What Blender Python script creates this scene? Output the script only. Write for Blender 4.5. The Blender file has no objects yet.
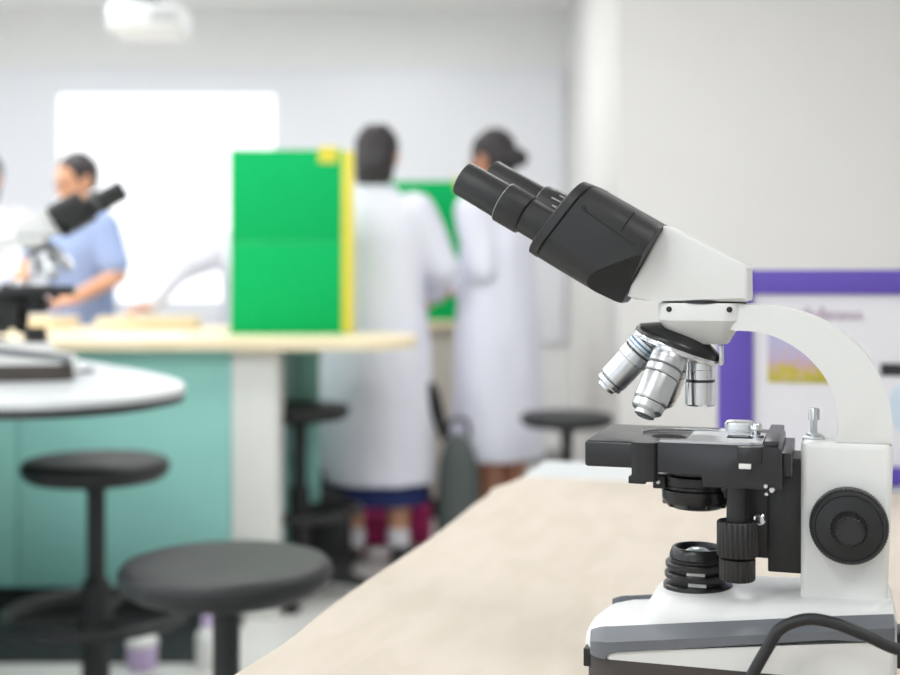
import bpy, bmesh, math, random
from mathutils import Vector, Matrix, noise
R = math.radians
PI = math.pi
sc = bpy.context.scene
COL = sc.collection

# ------------------------------------------------------------------ camera
CAMZ = 1.05
cam_d = bpy.data.cameras.new('camera')
cam = bpy.data.objects.new('camera', cam_d)
COL.objects.link(cam)
cam.location = (0, 0, CAMZ)
cam.rotation_euler = (PI / 2, 0, 0)
cam_d.sensor_width = 36.0
cam_d.lens = 50.0                       # 1250 px at 900 px wide
cam_d.shift_y = -(337.5 - 278.0) / 900  # level camera, horizon above the middle
cam_d.clip_start = 0.02
cam_d.dof.use_dof = True
cam_d.dof.focus_distance = 0.885
cam_d.dof.aperture_fstop = 4.3
sc.camera = cam

# ------------------------------------------------------------------ light and exposure
world = bpy.data.worlds.new('world')
sc.world = world
world.use_nodes = True
wbg = world.node_tree.nodes['Background']
wbg.inputs[0].default_value = (0.86, 0.93, 1.0, 1)
wbg.inputs[1].default_value = 2.4       # overcast daylight outside the added windows
LAMP_W = 11.8                           # each added ceiling fixture
sc.view_settings.view_transform = 'Standard'
sc.view_settings.look = 'None'
sc.view_settings.gamma = 1.0
sc.view_settings.use_curve_mapping = False
sc.view_settings.exposure = 0.0
sc.cycles.use_denoising = True
sc.cycles.max_bounces = 8
sc.cycles.diffuse_bounces = 6
sc.cycles.sample_clamp_indirect = 6.0
sc.cycles.caustics_reflective = False
sc.cycles.caustics_refractive = False


# ------------------------------------------------------------------ helpers
def lin(c):
    return tuple(((v / 255) / 12.92) if v / 255 <= .04045 else ((v / 255 + .055) / 1.055) ** 2.4 for v in c) + (1,)


def mat(name, rgb, rough=.5, metal=0., noise_scale=40., var=.06, bump=0., emit=0., spec=.5, stretch=None, coat=0.):
    m = bpy.data.materials.new(name)
    m.use_nodes = True
    nt = m.node_tree
    p = nt.nodes['Principled BSDF']
    p.inputs['Roughness'].default_value = rough
    p.inputs['Metallic'].default_value = metal
    p.inputs['Specular IOR Level'].default_value = spec
    p.inputs['Coat Weight'].default_value = coat
    tc = nt.nodes.new('ShaderNodeTexCoord')
    mp = nt.nodes.new('ShaderNodeMapping')
    if stretch:
        mp.inputs['Scale'].default_value = stretch
    nz = nt.nodes.new('ShaderNodeTexNoise')
    nz.inputs['Scale'].default_value = noise_scale
    nz.inputs['Detail'].default_value = 4
    rp = nt.nodes.new('ShaderNodeMix')
    rp.data_type = 'RGBA'
    base = lin(rgb)
    rp.inputs[6].default_value = tuple(max(0, v * (1 - var)) for v in base[:3]) + (1,)
    rp.inputs[7].default_value = tuple(min(1, v * (1 + var)) for v in base[:3]) + (1,)
    nt.links.new(tc.outputs['Object'], mp.inputs['Vector'])
    nt.links.new(mp.outputs['Vector'], nz.inputs['Vector'])
    nt.links.new(nz.outputs['Fac'], rp.inputs[0])
    nt.links.new(rp.outputs[2], p.inputs['Base Color'])
    if bump:
        b = nt.nodes.new('ShaderNodeBump')
        b.inputs['Strength'].default_value = bump
        b.inputs['Distance'].default_value = .002
        nt.links.new(nz.outputs['Fac'], b.inputs['Height'])
        nt.links.new(b.outputs['Normal'], p.inputs['Normal'])
    if emit:
        nt.links.new(rp.outputs[2], p.inputs['Emission Color'])
        p.inputs['Emission Strength'].default_value = emit
    return m


M = dict(
    wall=mat('wall_paint', (223, 221, 219), .85, noise_scale=6, var=.02),
    wall_grey=mat('wall_grey_paint', (236, 236, 235), .85, noise_scale=6, var=.02),
    ceiling=mat('ceiling_paint', (238, 238, 237), .9, noise_scale=9, var=.02),
    floor=mat('floor_vinyl', (214, 213, 210), .35, noise_scale=5, var=.05),
    skirting=mat('skirting_grey', (150, 150, 150), .5),
    white=mat('enamel_white', (224, 225, 223), .38, noise_scale=300, var=.015, bump=.05),
    black=mat('black_plastic', (32, 32, 33), .42, noise_scale=900, var=.12, bump=.15),
    blackm=mat('black_anodised', (28, 28, 30), .3, noise_scale=500, var=.1),
    rubber=mat('black_rubber', (28, 29, 31), .5, noise_scale=400, var=.1),
    stage=mat('stage_black', (36, 36, 39), .28, noise_scale=500, var=.08),
    grey=mat('grey_plastic', (104, 108, 114), .5, noise_scale=700, var=.05, bump=.08),
    foot=mat('foot_brown_black', (66, 60, 56), .6),
    chrome=mat('chrome', (222, 223, 226), .16, 1., var=.03),
    satin=mat('satin_silver', (206, 208, 210), .34, 1., noise_scale=200, var=.05),
    blue_ring=mat('blue_ring', (60, 130, 165), .3),
    dark=mat('dark_gap', (14, 14, 15), .7),
    glass=mat('lens_glass', (150, 165, 170), .05, .0, var=.02, coat=1.),
    tick=mat('white_print', (225, 225, 222), .6),
    slide=mat('glass_slide', (196, 204, 202), .08, 0., var=.02, coat=1.),
    laminate=mat('white_laminate', (208, 212, 213), .3, noise_scale=15, var=.02),
    edge_dark=mat('table_edge_dark', (60, 64, 66), .5),
    steel=mat('painted_steel', (190, 192, 194), .45),
    post=mat('post_white', (220, 221, 217), .5, noise_scale=20, var=.03),
    teal=mat('teal_panel', (146, 206, 197), .5, noise_scale=10, var=.03),
    kick=mat('kick_black', (30, 32, 33), .6),
    cream=mat('cream_panel', (224, 219, 205), .5),
    green=mat('green_board', (0, 166, 90), .8, noise_scale=60, var=.05, spec=.2),
    yellow=mat('yellow_tape', (208, 196, 62), .5),
    purple=mat('purple_frame', (92, 72, 172), .55, noise_scale=30, var=.04),
    paper_white=mat('paper_white', (226, 226, 232), .8, noise_scale=50, var=.02),
    coat=mat('lab_coat', (225, 226, 238), .9, noise_scale=120, var=.03, bump=.2),
    shirt=mat('shirt_blue', (150, 168, 208), .9, noise_scale=120, var=.05, bump=.2),
    navy=mat('navy_cloth', (30, 42, 92), .9, noise_scale=90, var=.08),
    trousers=mat('dark_trousers', (52, 54, 66), .9),
    skin=mat('skin', (214, 160, 128), .55, noise_scale=30, var=.05),
    skin2=mat('skin_tan', (186, 132, 104), .55, noise_scale=30, var=.05),
    hair=mat('hair_black', (38, 33, 36), .5, noise_scale=160, var=.25, bump=.4),
    sock=mat('sock_white', (228, 226, 232), .9),
    shoe=mat('shoe_black', (28, 28, 30), .4),
    lips=mat('lips', (170, 96, 88), .5),
    bag=mat('bag_grey_green', (84, 92, 90), .8, noise_scale=80, var=.12, bump=.2),
    bagb=mat('bag_black', (30, 31, 34), .75, noise_scale=80, var=.15, bump=.2),
    magenta=mat('bag_magenta', (182, 40, 108), .7, noise_scale=80, var=.08),
    lilac=mat('lilac_plastic', (196, 176, 214), .4),
    tubwhite=mat('white_plastic', (230, 230, 228), .4),
    projector=mat('projector_white', (232, 234, 235), .4),
    whiteboard=mat('whiteboard', (230, 231, 236), .35, noise_scale=3, var=.01),
    alu=mat('aluminium', (196, 198, 200), .4, .8),
    pale_blue=mat('pale_blue_print', (200, 218, 232), .7),
    pink_print=mat('pink_print', (176, 150, 176), .7),
    black_print=mat('black_print', (40, 42, 48), .6),
    projector_glow=mat('projected_glow', (250, 251, 253), .8, var=.0, emit=.75),  # emission stands in for the projector's light
    projector_glow_line=mat('projected_glow_line', (226, 236, 240), .8, var=.0, emit=.6),
    lamp=mat('lamp_diffuser', (255, 252, 246), .8, var=0., emit=3.),
)


def wood_mat(name, c1, c2, scale, stretch, rough=.5, bump=.05):
    m = bpy.data.materials.new(name)
    m.use_nodes = True
    nt = m.node_tree
    p = nt.nodes['Principled BSDF']
    p.inputs['Roughness'].default_value = rough
    tc = nt.nodes.new('ShaderNodeTexCoord')
    mp = nt.nodes.new('ShaderNodeMapping')
    mp.inputs['Scale'].default_value = stretch
    nz = nt.nodes.new('ShaderNodeTexNoise')
    nz.inputs['Scale'].default_value = scale
    nz.inputs['Detail'].default_value = 6
    nz.inputs['Distortion'].default_value = .6
    cr = nt.nodes.new('ShaderNodeValToRGB')
    cr.color_ramp.elements[0].position = .38
    cr.color_ramp.elements[0].color = lin(c1)
    cr.color_ramp.elements[1].position = .62
    cr.color_ramp.elements[1].color = lin(c2)
    b = nt.nodes.new('ShaderNodeBump')
    b.inputs['Strength'].default_value = bump
    b.inputs['Distance'].default_value = .002
    L = nt.links.new
    L(tc.outputs['Object'], mp.inputs[0]); L(mp.outputs[0], nz.inputs['Vector']); L(nz.outputs['Fac'], cr.inputs[0])
    L(cr.outputs[0], p.inputs['Base Color']); L(nz.outputs['Fac'], b.inputs['Height']); L(b.outputs[0], p.inputs['Normal'])
    return m


M['wood'] = wood_mat('bench_wood', (226, 208, 172), (238, 224, 194), 6, (1, 12, 12))
M['kraft'] = wood_mat('kraft_paper', (195, 184, 170), (201, 190, 177), 9, (3, 1, 1), .85, .12)


def picture_mat():
    """printed landscape: pale violet sky, pink and olive plants below (flat print)"""
    m = bpy.data.materials.new('printed_landscape')
    m.use_nodes = True
    nt = m.node_tree
    p = nt.nodes['Principled BSDF']
    p.inputs['Roughness'].default_value = .6
    tc = nt.nodes.new('ShaderNodeTexCoord')
    sep = nt.nodes.new('ShaderNodeSeparateXYZ')
    nz = nt.nodes.new('ShaderNodeTexNoise')
    nz.inputs['Scale'].default_value = 70
    nz.inputs['Detail'].default_value = 2
    ad = nt.nodes.new('ShaderNodeMath'); ad.operation = 'MULTIPLY_ADD'
    ad.inputs[1].default_value = .085
    mr = nt.nodes.new('ShaderNodeMapRange')
    mr.inputs['From Min'].default_value = .005
    mr.inputs['From Max'].default_value = .135
    cr = nt.nodes.new('ShaderNodeValToRGB')
    e = cr.color_ramp.elements
    e[0].position = 0; e[0].color = lin((120, 128, 50))
    e[1].position = 1; e[1].color = lin((172, 176, 214))
    for pos, c in ((.38, (190, 178, 66)), (.54, (196, 164, 178)), (.68, (180, 178, 208))):
        k = e.new(pos); k.color = lin(c)
    L = nt.links.new
    L(tc.outputs['Object'], nz.inputs['Vector']); L(tc.outputs['Object'], sep.inputs[0])
    L(nz.outputs['Fac'], ad.inputs[0]); L(sep.outputs['Z'], ad.inputs[2])
    L(ad.outputs[0], mr.inputs[0]); L(mr.outputs[0], cr.inputs[0]); L(cr.outputs[0], p.inputs['Base Color'])
    return m


M['picture'] = picture_mat()


def finish(bm, name, m, parent=None, ang=35, loc=None, rot=None):
    bmesh.ops.recalc_face_normals(bm, faces=bm.faces)
    me = bpy.data.meshes.new(name)
    bm.to_mesh(me)
    bm.free()
    if ang:
        me.polygons.foreach_set('use_smooth', [True] * len(me.polygons))
        me.set_sharp_from_angle(angle=R(ang))
    me.materials.append(M[m] if isinstance(m, str) else m)
    o = bpy.data.objects.new(name, me)
    COL.objects.link(o)
    if parent is not None:
        o.parent = parent
    if loc:
        o.location = loc
    if rot:
        o.rotation_euler = rot
    return o


def thing(name, label, cat, loc=(0, 0, 0), rz=0., group=None):
    o = bpy.data.objects.new(name, None)
    o.empty_display_size = .05
    COL.objects.link(o)
    o.location = loc
    o.rotation_euler = (0, 0, rz)
    return tag(o, label, cat, group)


def tag(o, label, cat, group=None):
    o['label'] = label
    o['category'] = cat
    if group:
        o['group'] = group
    return o


def struct(o):
    o['kind'] = 'structure'
    return o


def box_into(bm, x0, x1, y0, y1, z0, z1, bev=0., seg=2):
    r = bmesh.ops.create_cube(bm, size=1)
    vs = r['verts']
    for v in vs:
        v.co = Vector(((x0 + x1) / 2 + v.co.x * (x1 - x0), (y0 + y1) / 2 + v.co.y * (y1 - y0), (z0 + z1) / 2 + v.co.z * (z1 - z0)))
    if bev:
        es = list({e for v in vs for e in v.link_edges})
        bmesh.ops.bevel(bm, geom=es, offset=bev, segments=seg, profile=.5, affect='EDGES')


def box(name, m, parent, x0, x1, y0, y1, z0, z1, bev=0., seg=2, **k):
    bm = bmesh.new()
    box_into(bm, x0, x1, y0, y1, z0, z1, bev, seg)
    return finish(bm, name, m, parent, **k)


def frame_of(axis):
    a = Vector(axis).normalized()
    t = Vector((0, 0, 1)) if abs(a.z) < .9 else Vector((0, 1, 0))
    x = t.cross(a).normalized()
    y = a.cross(x)
    return x, y, a


def lathe_into(bm, prof, org=(0, 0, 0), axis=(0, 0, 1), n=40, rib=0., ribn=0):
    """prof: list of (radius, distance along axis)"""
    x, y, a = frame_of(axis)
    o = Vector(org)
    rings = []
    for r, t in prof:
        if r < 1e-7:
            rings.append([bm.verts.new(o + a * t)])
        else:
            ring = []
            for i in range(n):
                rr = r
                if rib and (i * ribn * 2 // n) % 2:
                    rr = r - rib
                th = 2 * PI * i / n
                ring.append(bm.verts.new(o + a * t + (x * math.cos(th) + y * math.sin(th)) * rr))
            rings.append(ring)
    for A, B in zip(rings, rings[1:]):
        for i in range(n):
            j = (i + 1) % n
            if len(A) == 1 and len(B) == 1:
                continue
            if len(A) == 1:
                bm.faces.new((A[0], B[i], B[j]))
            elif len(B) == 1:
                bm.faces.new((A[i], A[j], B[0]))
            else:
                bm.faces.new((A[i], A[j], B[j], B[i]))
    if len(rings[0]) > 1:
        bm.faces.new(rings[0])
    if len(rings[-1]) > 1:
        bm.faces.new(rings[-1])


def lathe(name, m, parent, prof, org=(0, 0, 0), axis=(0, 0, 1), n=40, rib=0., ribn=0, ang=35):
    bm = bmesh.new()
    lathe_into(bm, prof, org, axis, n, rib, ribn)
    return finish(bm, name, m, parent, ang)


def loft_into(bm, secs, cap=True):
    rings = [[bm.verts.new(Vector(p)) for p in s] for s in secs]
    n = len(rings[0])
    for A, B in zip(rings, rings[1:]):
        for i in range(n):
            j = (i + 1) % n
            bm.faces.new((A[i], A[j], B[j], B[i]))
    if cap:
        bm.faces.new(rings[0])
        bm.faces.new(rings[-1])


def loft(name, m, parent, secs, ang=35, cap=True):
    bm = bmesh.new()
    loft_into(bm, secs, cap)
    return finish(bm, name, m, parent, ang)


def prism(name, m, parent, pts, y0, y1, bev=0., seg=3, ang=30):
    """side profile (x, z) extruded along y, edges bevelled"""
    bm = bmesh.new()
    loft_into(bm, [[(x, y0, z) for x, z in pts], [(x, y1, z) for x, z in pts]])
    if bev:
        es = [e for e in bm.edges if abs(e.verts[0].co.y - e.verts[1].co.y) < 1e-6]
        bmesh.ops.bevel(bm, geom=es, offset=bev, segments=seg, profile=.5, affect='EDGES')
    return finish(bm, name, m, parent, ang)


def crom(pts, k=5, closed=False):
    out = []
    n = len(pts)
    P = [Vector(p) for p in pts]
    rng = n if closed else n - 1
    for i in range(rng):
        if closed:
            a, b, c, d = P[(i - 1) % n], P[i], P[(i + 1) % n], P[(i + 2) % n]
        else:
            a, b, c, d = P[max(i - 1, 0)], P[i], P[i + 1], P[min(i + 2, n - 1)]
        for j in range(k):
            t = j / k
            out.append(.5 * ((2 * b) + (c - a) * t + (2 * a - 5 * b + 4 * c - d) * t * t + (3 * b - a - 3 * c + d) * t ** 3))
    if not closed:
        out.append(P[-1].copy())
    return out


def tube_into(bm, pts, r, n=12, closed=False):
    P = [Vector(p) for p in pts]
    secs = []
    m = len(P)
    up = None
    for i in range(m):
        if closed:
            d = (P[(i + 1) % m] - P[i - 1]).normalized()
        else:
            d = (P[min(i + 1, m - 1)] - P[max(i - 1, 0)]).normalized()
        if up is None:
            x, y, _ = frame_of(d)
        else:
            x = (up - d * up.dot(d)).normalized()
            y = d.cross(x)
        up = x
        rr = r[i] if isinstance(r, (list, tuple)) else r
        secs.append([P[i] + (x * math.cos(2 * PI * k / n) + y * math.sin(2 * PI * k / n)) * rr for k in range(n)])
    if closed:
        secs.append(secs[0])
        loft_into(bm, secs, False)
        bmesh.ops.remove_doubles(bm, verts=bm.verts, dist=1e-6)
    else:
        loft_into(bm, secs, True)


def tube(name, m, parent, pts, r, n=12, closed=False, ang=50):
    bm = bmesh.new()
    tube_into(bm, pts, r, n, closed)
    return finish(bm, name, m, parent, ang)


def rrect(hx, hy, r, cx=0., cy=0., k=5):
    out = []
    for sx, sy, a0 in ((1, 1, 0), (-1, 1, 90), (-1, -1, 180), (1, -1, 270)):
        for i in range(k + 1):
            a = R(a0 + 90 * i / k)
            out.append((cx + sx * (hx - r) + r * math.cos(a), cy + sy * (hy - r) + r * math.sin(a)))
    return out


def copy_tree(o, parent=None):
    c = o.copy()
    COL.objects.link(c)
    c.parent = parent
    for ch in o.children:
        copy_tree(ch, c)
    return c


# ------------------------------------------------------------------ the room
RX0, RX1, RY0, RY1, RZ = -3.4, 3.4, -2.2, 7.0, 2.55
struct(box('floor', 'floor', None, RX0 - .2, RX1 + .2, RY0 - .2, RY1 + .2, -.1, 0))
struct(box('ceiling', 'ceiling', None, RX0 - .2, RX1 + .2, RY0 - .2, RY1 + .2, RZ, RZ + .1))
struct(box('wall_back', 'wall_grey', None, RX0 - .2, RX1 + .2, RY1, RY1 + .15, 0, RZ))
struct(box('wall_right', 'wall', None, RX1, RX1 + .15, RY0, RY1, 0, RZ))
bm = bmesh.new()
loft_into(bm, [[(.635, 4.72, z), (RX1, 4.72, z), (RX1, RY1, z), (.665, RY1, z)] for z in (0, RZ)])
struct(finish(bm, 'wall_partition', 'wall', None))
box('baseboard_partition', 'skirting', None, .62, RX1, 4.705, 4.72, 0, .09)['kind'] = 'structure'
box('baseboard_back', 'skirting', None, RX0, .66, RY1 - .014, RY1, 0, .09)['kind'] = 'structure'


def wall_with_added_windows(name, axis, pos, thick, a0, a1, wins, z0, z1):
    """wall as piers, sill and lintel around added window openings"""
    bm = bmesh.new()

    def b(s, e, zz0, zz1):
        if axis == 'x':
            box_into(bm, pos, pos + thick, s, e, zz0, zz1)
        else:
            box_into(bm, s, e, pos, pos + thick, zz0, zz1)
    b(a0, a1, 0, z0)
    b(a0, a1, z1, RZ)
    e0 = a0
    for s, e in wins:
        b(e0, s, z0, z1)
        e0 = e
    b(e0, a1, z0, z1)
    return struct(finish(bm, name, 'wall', None))


WL = [(-1.6, .6), (1.1, 3.3), (3.8, 6.0)]  # unseen side windows, added for daylight fill
WF = [(-2.9, -.9)]  # unseen window behind the camera, added for frontal fill
wall_with_added_windows('wall_left', 'x', RX0 - .15, .15, RY0, RY1, WL, .95, 2.3)
wall_with_added_windows('wall_front', 'y', RY0 - .15, .15, RX0, RX1, WF, .95, 2.3)
wn = 0
for ax, pos, wins in (('x', RX0 - .08, WL), ('y', RY0 - .08, WF)):
    for s, e in wins:
        wn += 1
        bm = bmesh.new()
        mid = (s + e) / 2
        for (u0, u1, z0, z1) in ((s, e, .95, .99), (s, e, 2.26, 2.3), (s, s + .04, .99, 2.26), (e - .04, e, .99, 2.26), (mid - .02, mid + .02, .99, 2.26)):
            if ax == 'x':
                box_into(bm, pos - .02, pos + .02, u0, u1, z0, z1)
            else:
                box_into(bm, u0, u1, pos - .02, pos + .02, z0, z1)
        struct(finish(bm, 'window_%d' % wn, 'alu', None))

# ceiling fixtures out of view, added and placed to brighten microscope, coats and back wall
k = 0
for fx, fy in [(a, b) for b in (-.3, 1.7, 3.3) for a in (-2.4, -.9)] + [(-2.7, 4.9), (-1.75, 4.9), (-.35, 5.6), (.45, 3.3), (1.0, -.3), (1.8, 2.4)]:
    if True:
        t = thing('ceiling_fill_light', 'unseen white panel light added in the ceiling to brighten the room', 'ceiling light', (fx, fy, RZ - .002), 0, 'added panel lights in the ceiling')
        bm = bmesh.new()
        for (x0, x1, y0, y1) in ((-.32, .32, -.32, -.29), (-.32, .32, .29, .32), (-.32, -.29, -.29, .29), (.29, .32, -.29, .29)):
            box_into(bm, x0, x1, y0, y1, -.03, 0)
        finish(bm, 'frame', 'alu', t)
        box('diffuser', 'lamp', t, -.29, .29, -.29, .29, -.014, -.004)
        ld = bpy.data.lights.new('panel_fill_lamp', 'AREA')
        ld.shape = 'SQUARE'
        ld.size = .56
        ld.energy = LAMP_W
        ld.color = (.955, .975, 1)
        lo = bpy.data.objects.new('panel_fill_lamp', ld)
        COL.objects.link(lo)
        lo.parent = t
        lo.location = (0, 0, -.02)

# whiteboard, and the projector's light put on it as a glowing sheet
wb = thing('whiteboard', 'long white writing board fixed to the back wall', 'whiteboard', (-1.4, RY1, 1.0))
box('board_surface', 'whiteboard', wb, -1.95, 2.02, -.025, -.002, -.28, 1.20)
for nm, a in (('frame_rail', (-1.98, 2.05, -.035, -.002, 1.20, 1.225)), ('frame_rail', (-1.98, 2.05, -.035, -.002, -.305, -.28)),
              ('frame_rail', (2.02, 2.030, -.030, -.002, -.28, 1.20)), ('frame_rail', (-1.975, -1.95, -.035, -.002, -.28, 1.20))):
    box(nm, 'whiteboard', wb, *a)
box('pen_tray', 'alu', wb, -1.0, 1.0, -.11, -.002, -.335, -.31)
ps = thing('projection_glow_sheet', 'glowing sheet standing in for the picture projected on the white writing board', 'projection', (-1.58, RY1 - .026, 1.12))
box('picture_area', 'projector_glow', ps, -.6, .6, -.008, -.002, -.2, .95)
box('text_line', 'projector_glow_line', ps, -.46, .40, -.011, -.008, .79, .82)
box('text_line', 'projector_glow_line', ps, -.14, .17, -.011, -.008, .60, .69)
box('text_line', 'projector_glow_line', ps, -.40, .25, -.011, -.008, .42, .44)

# projector under the ceiling
pj = thing('projector', 'white projector hanging from a ceiling pole', 'projector', (-1.2, 5.0, 2.015))
box('housing', 'projector', pj, -.145, .145, -.12, .12, 0, .115, .025, 3)
lathe('lens', 'blackm', pj, [(.035, 0), (.035, .03), (.028, .032), (.026, .022), (0, .02)], (-.05, .118, .06), (0, 1, 0), 24)
box('vent_grille', 'steel', pj, .03, .13, -.123, -.119, .035, .085)
lathe('mount_plate', 'grey', pj, [(.07, .115), (.07, .14), (.03, .15), (.03, .17)], n=24)
lathe('pole', 'steel', pj, [(.02, .16), (.02, .5345)], n=16)
lathe('ceiling_plate', 'grey', pj, [(.06, .52), (.06, .5345)], n=24)

# ------------------------------------------------------------------ front table, kraft paper
TH = R(-17)
TT = R(-15.4)
TX, TY = .149, 2.07      # far left corner of the table top
tb = thing('work_table', 'white topped work table covered with kraft paper', 'table', (TX, TY, 0), TT)
# local: x along the short side (right), y along the long side (negative towards the camera)
box('tabletop', 'laminate', tb, 0.006, .95, -1.45, 0, .715, .7485, .004)
box('apron', 'steel', tb, .05, .90, -1.40, -.05, .655, .715)
for lx in (.06, .85):
    for ly in (-1.39, -.1):
        bm = bmesh.new()
        box_into(bm, lx, lx + .045, ly, ly + .045, .02, .66, .004)
        leg = finish(bm, 'leg', 'steel', tb)
        lathe('foot_cap', 'rubber', leg, [(.022, 0), (.028, .004), (.028, .02), (.02, .024)], (lx + .0225, ly + .0225, 0), n=16)

edge = [(-.004, -1.47), (-.003, -1.2), (.002, -1.08), (-.003, -.95), (-.001, -.80), (.002, -.66), (.0, -.54), (-.003, -.43), (-.002, -.36), (-.008, -.30), (.004, -.245), (.009, -.205), (.02, -.182)]
edge = [(v.x, v.y) for v in crom([(a, b, 0) for a, b in edge], 4)]
far = [(.15, -.185), (.3, -.18), (.5, -.18), (.7, -.185), (.9, -.18), (.953, -.19), (.955, -.4), (.954, -.9), (.956, -1.3), (.955, -1.47), (.5, -1.47)]
outl = edge + far
bm = bmesh.new()
loft_into(bm, [[(x, y, .7488) for x, y in outl], [(x, y, .7500) for x, y in outl]])
kp = finish(bm, 'kraft_paper_sheet', 'kraft', None, loc=(TX, TY, 0), rot=(0, 0, TT))
tag(kp, 'large sheet of pale brown kraft paper covering the table under the microscope', 'paper')

# ------------------------------------------------------------------ microscope
mm = .001


def make_microscope(label):
    t = thing('microscope', label, 'microscope')

    def S(pts):
        return [tuple(v * mm for v in p) for p in pts]

    # ---- base
    prof = [(-80, 6), (-85, 28), (-84.5, 35), (-81, 42), (-75, 47), (-66, 49.5), (-40, 52.5), (40, 65), (131, 77), (133, 73), (133, 6)]
    secs = []
    for y in (-49, -47, -42, -34, -22, -8, 8, 22, 34, 42, 47, 49):
        q = abs(y) / 49
        sec = []
        for x, z in prof:
            xx = x + (12 * q ** 2.2 if x < -30 else 0)
            zz = z - (3.0 * max(0, q - .8) / .2 if z > 46 else 0)
            sec.append((xx * mm, y * mm, zz * mm))
        secs.append(sec)
    base = loft('base', 'white', t, secs, 40)
    loft('base_deck', 'white', t, [S([(x, y, z0 + (x + 45) * sl) for x, y in rrect(hx, hy, rr, cx)]) for z0, sl, hx, hy, rr, cx in
         ((46, .16, 86, 45, 22, 45), (53, .145, 86, 43, 22, 45), (66, .075, 83, 40, 20, 48), (70, .05, 80.5, 37.5, 18, 50), (71.5, .045, 78, 35, 16, 52))], 40)
    for s in (-1, 1):
        def wz(x):
            return 50.5 + .127 * (x + 60), 45 + .135 * (x + 60), 37.5 + (.147 * (x + 60) if x < 90 else .147 * 150 + .03 * (x - 90))
        secs = []
        for x, yo in ((-74, 49), (-73.2, 54), (-71, 58.5), (-67.5, 62), (-63, 64.5), (-60.5, 65.4), (-59.5, 65.6), (-57, 66), (-52, 66.2), (-40, 66.3), (0, 66.3), (50, 66.3), (90, 66.3), (128, 66.3), (131, 64.5)):
            zt, zm, zb = wz(max(x, -60))
            if x < -60:
                zt -= 3.5 * ((-60 - x) / 14) ** 2
                zm -= 3.5 * ((-60 - x) / 14) ** 2
            if x <= -60.5:
                zb = 33
            elif x <= -59.5:
                zb = 35
            elif x <= -57:
                zb = 37
            secs.append(S([(x, s * 45, zt + .3), (x, s * 47, zt), (x, s * yo, zm), (x, s * yo, zb), (x, s * 45, zb)]))
        loft('base_side_wing', 'grey', t, secs, 25)
        secs = []
        for x, yo in ((-60, 62), (-58, 64.8), (128, 64.8), (130, 63)):
            zb = wz(max(x, -60))[2]
            secs.append(S([(x, s * 46, 33), (x, s * yo, 33), (x, s * yo, zb + .4), (x, s * 46, zb + .4)]))
        loft('base_side_panel', 'white', t, secs, 25)
    loft('foot_plate', 'foot', t, [S([(x, y, z) for x, y in rrect(104.5 - i, 64.5 - i, 32, 26.5, 0)]) for z, i in ((0, 2), (2, 0), (31, 0), (33.2, .6))], 35)
    box('front_tab', 'blackm', t, -79.5 * mm, -70 * mm, -47 * mm, -34 * mm, 21 * mm, 34 * mm, .8 * mm)
    box('power_inlet', 'blackm', t, 131 * mm, 138 * mm, -46 * mm, -20 * mm, 38 * mm, 62 * mm, 1.5 * mm)

    # ---- column and arm
    secs = []
    for z, e in ((75, 0), (181, 0), (184, .8), (185.2, 2.2)):
        x1 = 128 + 4 * min(1, (z - 75) / 90)
        secs.append(S([(x, y, z) for x, y in rrect((x1 - 70.5) / 2 - e, 26.5 - e, 5, (x1 + 70.5) / 2, 0)]))
    loft('column', 'white', t, secs, 35)
    outer = crom([(22, 281.5, 0), (29, 281.3, 0), (50, 280, 0), (70, 276, 0), (87, 269, 0), (103, 258, 0), (115, 246, 0), (123.5, 231, 0), (129.5, 213, 0), (131.5, 196, 0), (131.5, 184.5, 0)], 4)
    inner = crom([(93, 184.5, 0), (94.6, 188, 0), (95.2, 194, 0), (95, 207, 0), (91, 222, 0), (83, 236, 0), (70, 249, 0), (53, 258.5, 0), (38, 262, 0), (22, 262.5, 0)], 4)
    pts = [(v.x * mm, v.y * mm) for v in outer + inner]
    prism('arm', 'white', t, pts, -24.5 * mm, 24.5 * mm, 3 * mm, 3, 28)

    # ---- head mount
    hm = loft('head_mount', 'white', t, [S([(x, y, z) for x, y in rrect(hx, hy, rr, cx)]) for z, hx, hy, rr, cx in
                                         ((252, 13, 14, 8, 5.5), (253, 14, 15, 8, 5.5), (263.5, 25.5, 25.5, 12, 0), (269.5, 30.2, 29.5, 14, .3), (280, 30.5, 30, 14, .5), (282, 29.5, 29, 13, .5))], 30)
    for sx in (-20.5, 22):
        for s in (-1, 1):
            lathe('set_screw', 'blackm', hm, [(0, 0), (1.5 * mm, 0), (2.1 * mm, -.4 * mm), (2.1 * mm, -3 * mm)], (sx * mm, s * 30.1 * mm, 277.6 * mm), (0, s, 0), 12)
    lathe('head_ring', 'blackm', t, [(25 * mm, 280 * mm), (31 * mm, 282 * mm), (31 * mm, 283.4 * mm), (25 * mm, 285 * mm)], (2 * mm, 0, 0))

    # ---- prism housing
    prism('prism_housing', 'white', t, [(x * mm, z * mm) for x, z in ((-24.5, 337.5), (-22, 337.6), (32.5, 309.5), (34.5, 307), (34.8, 285.5), (33.8, 283.3), (-33, 283.3), (-45, 284.4), (-50.5, 287), (-48.5, 294))], -30 * mm, 30 * mm, 2.6 * mm, 3, 30)

    # ---- binocular box, built along its own inclined axis
    u = Vector((.862, 0, -.507))
    v = Vector((.507, 0, .862))
    w = Vector((0, 1, 0))
    F = Vector((-98, 0, 342.5))

    def P(uu, y, vv):
        return (F + u * (uu - (max(0, 9 - abs(uu)) and (33 - vv) / 66 * 9.5)) + w * y + v * vv) * mm

    def ring(uu, hy, hv, r):
        return [P(uu, y, vv) for y, vv in rrect(hy, hv, r, 0, 0, 7)]
    bm = bmesh.new()
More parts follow.
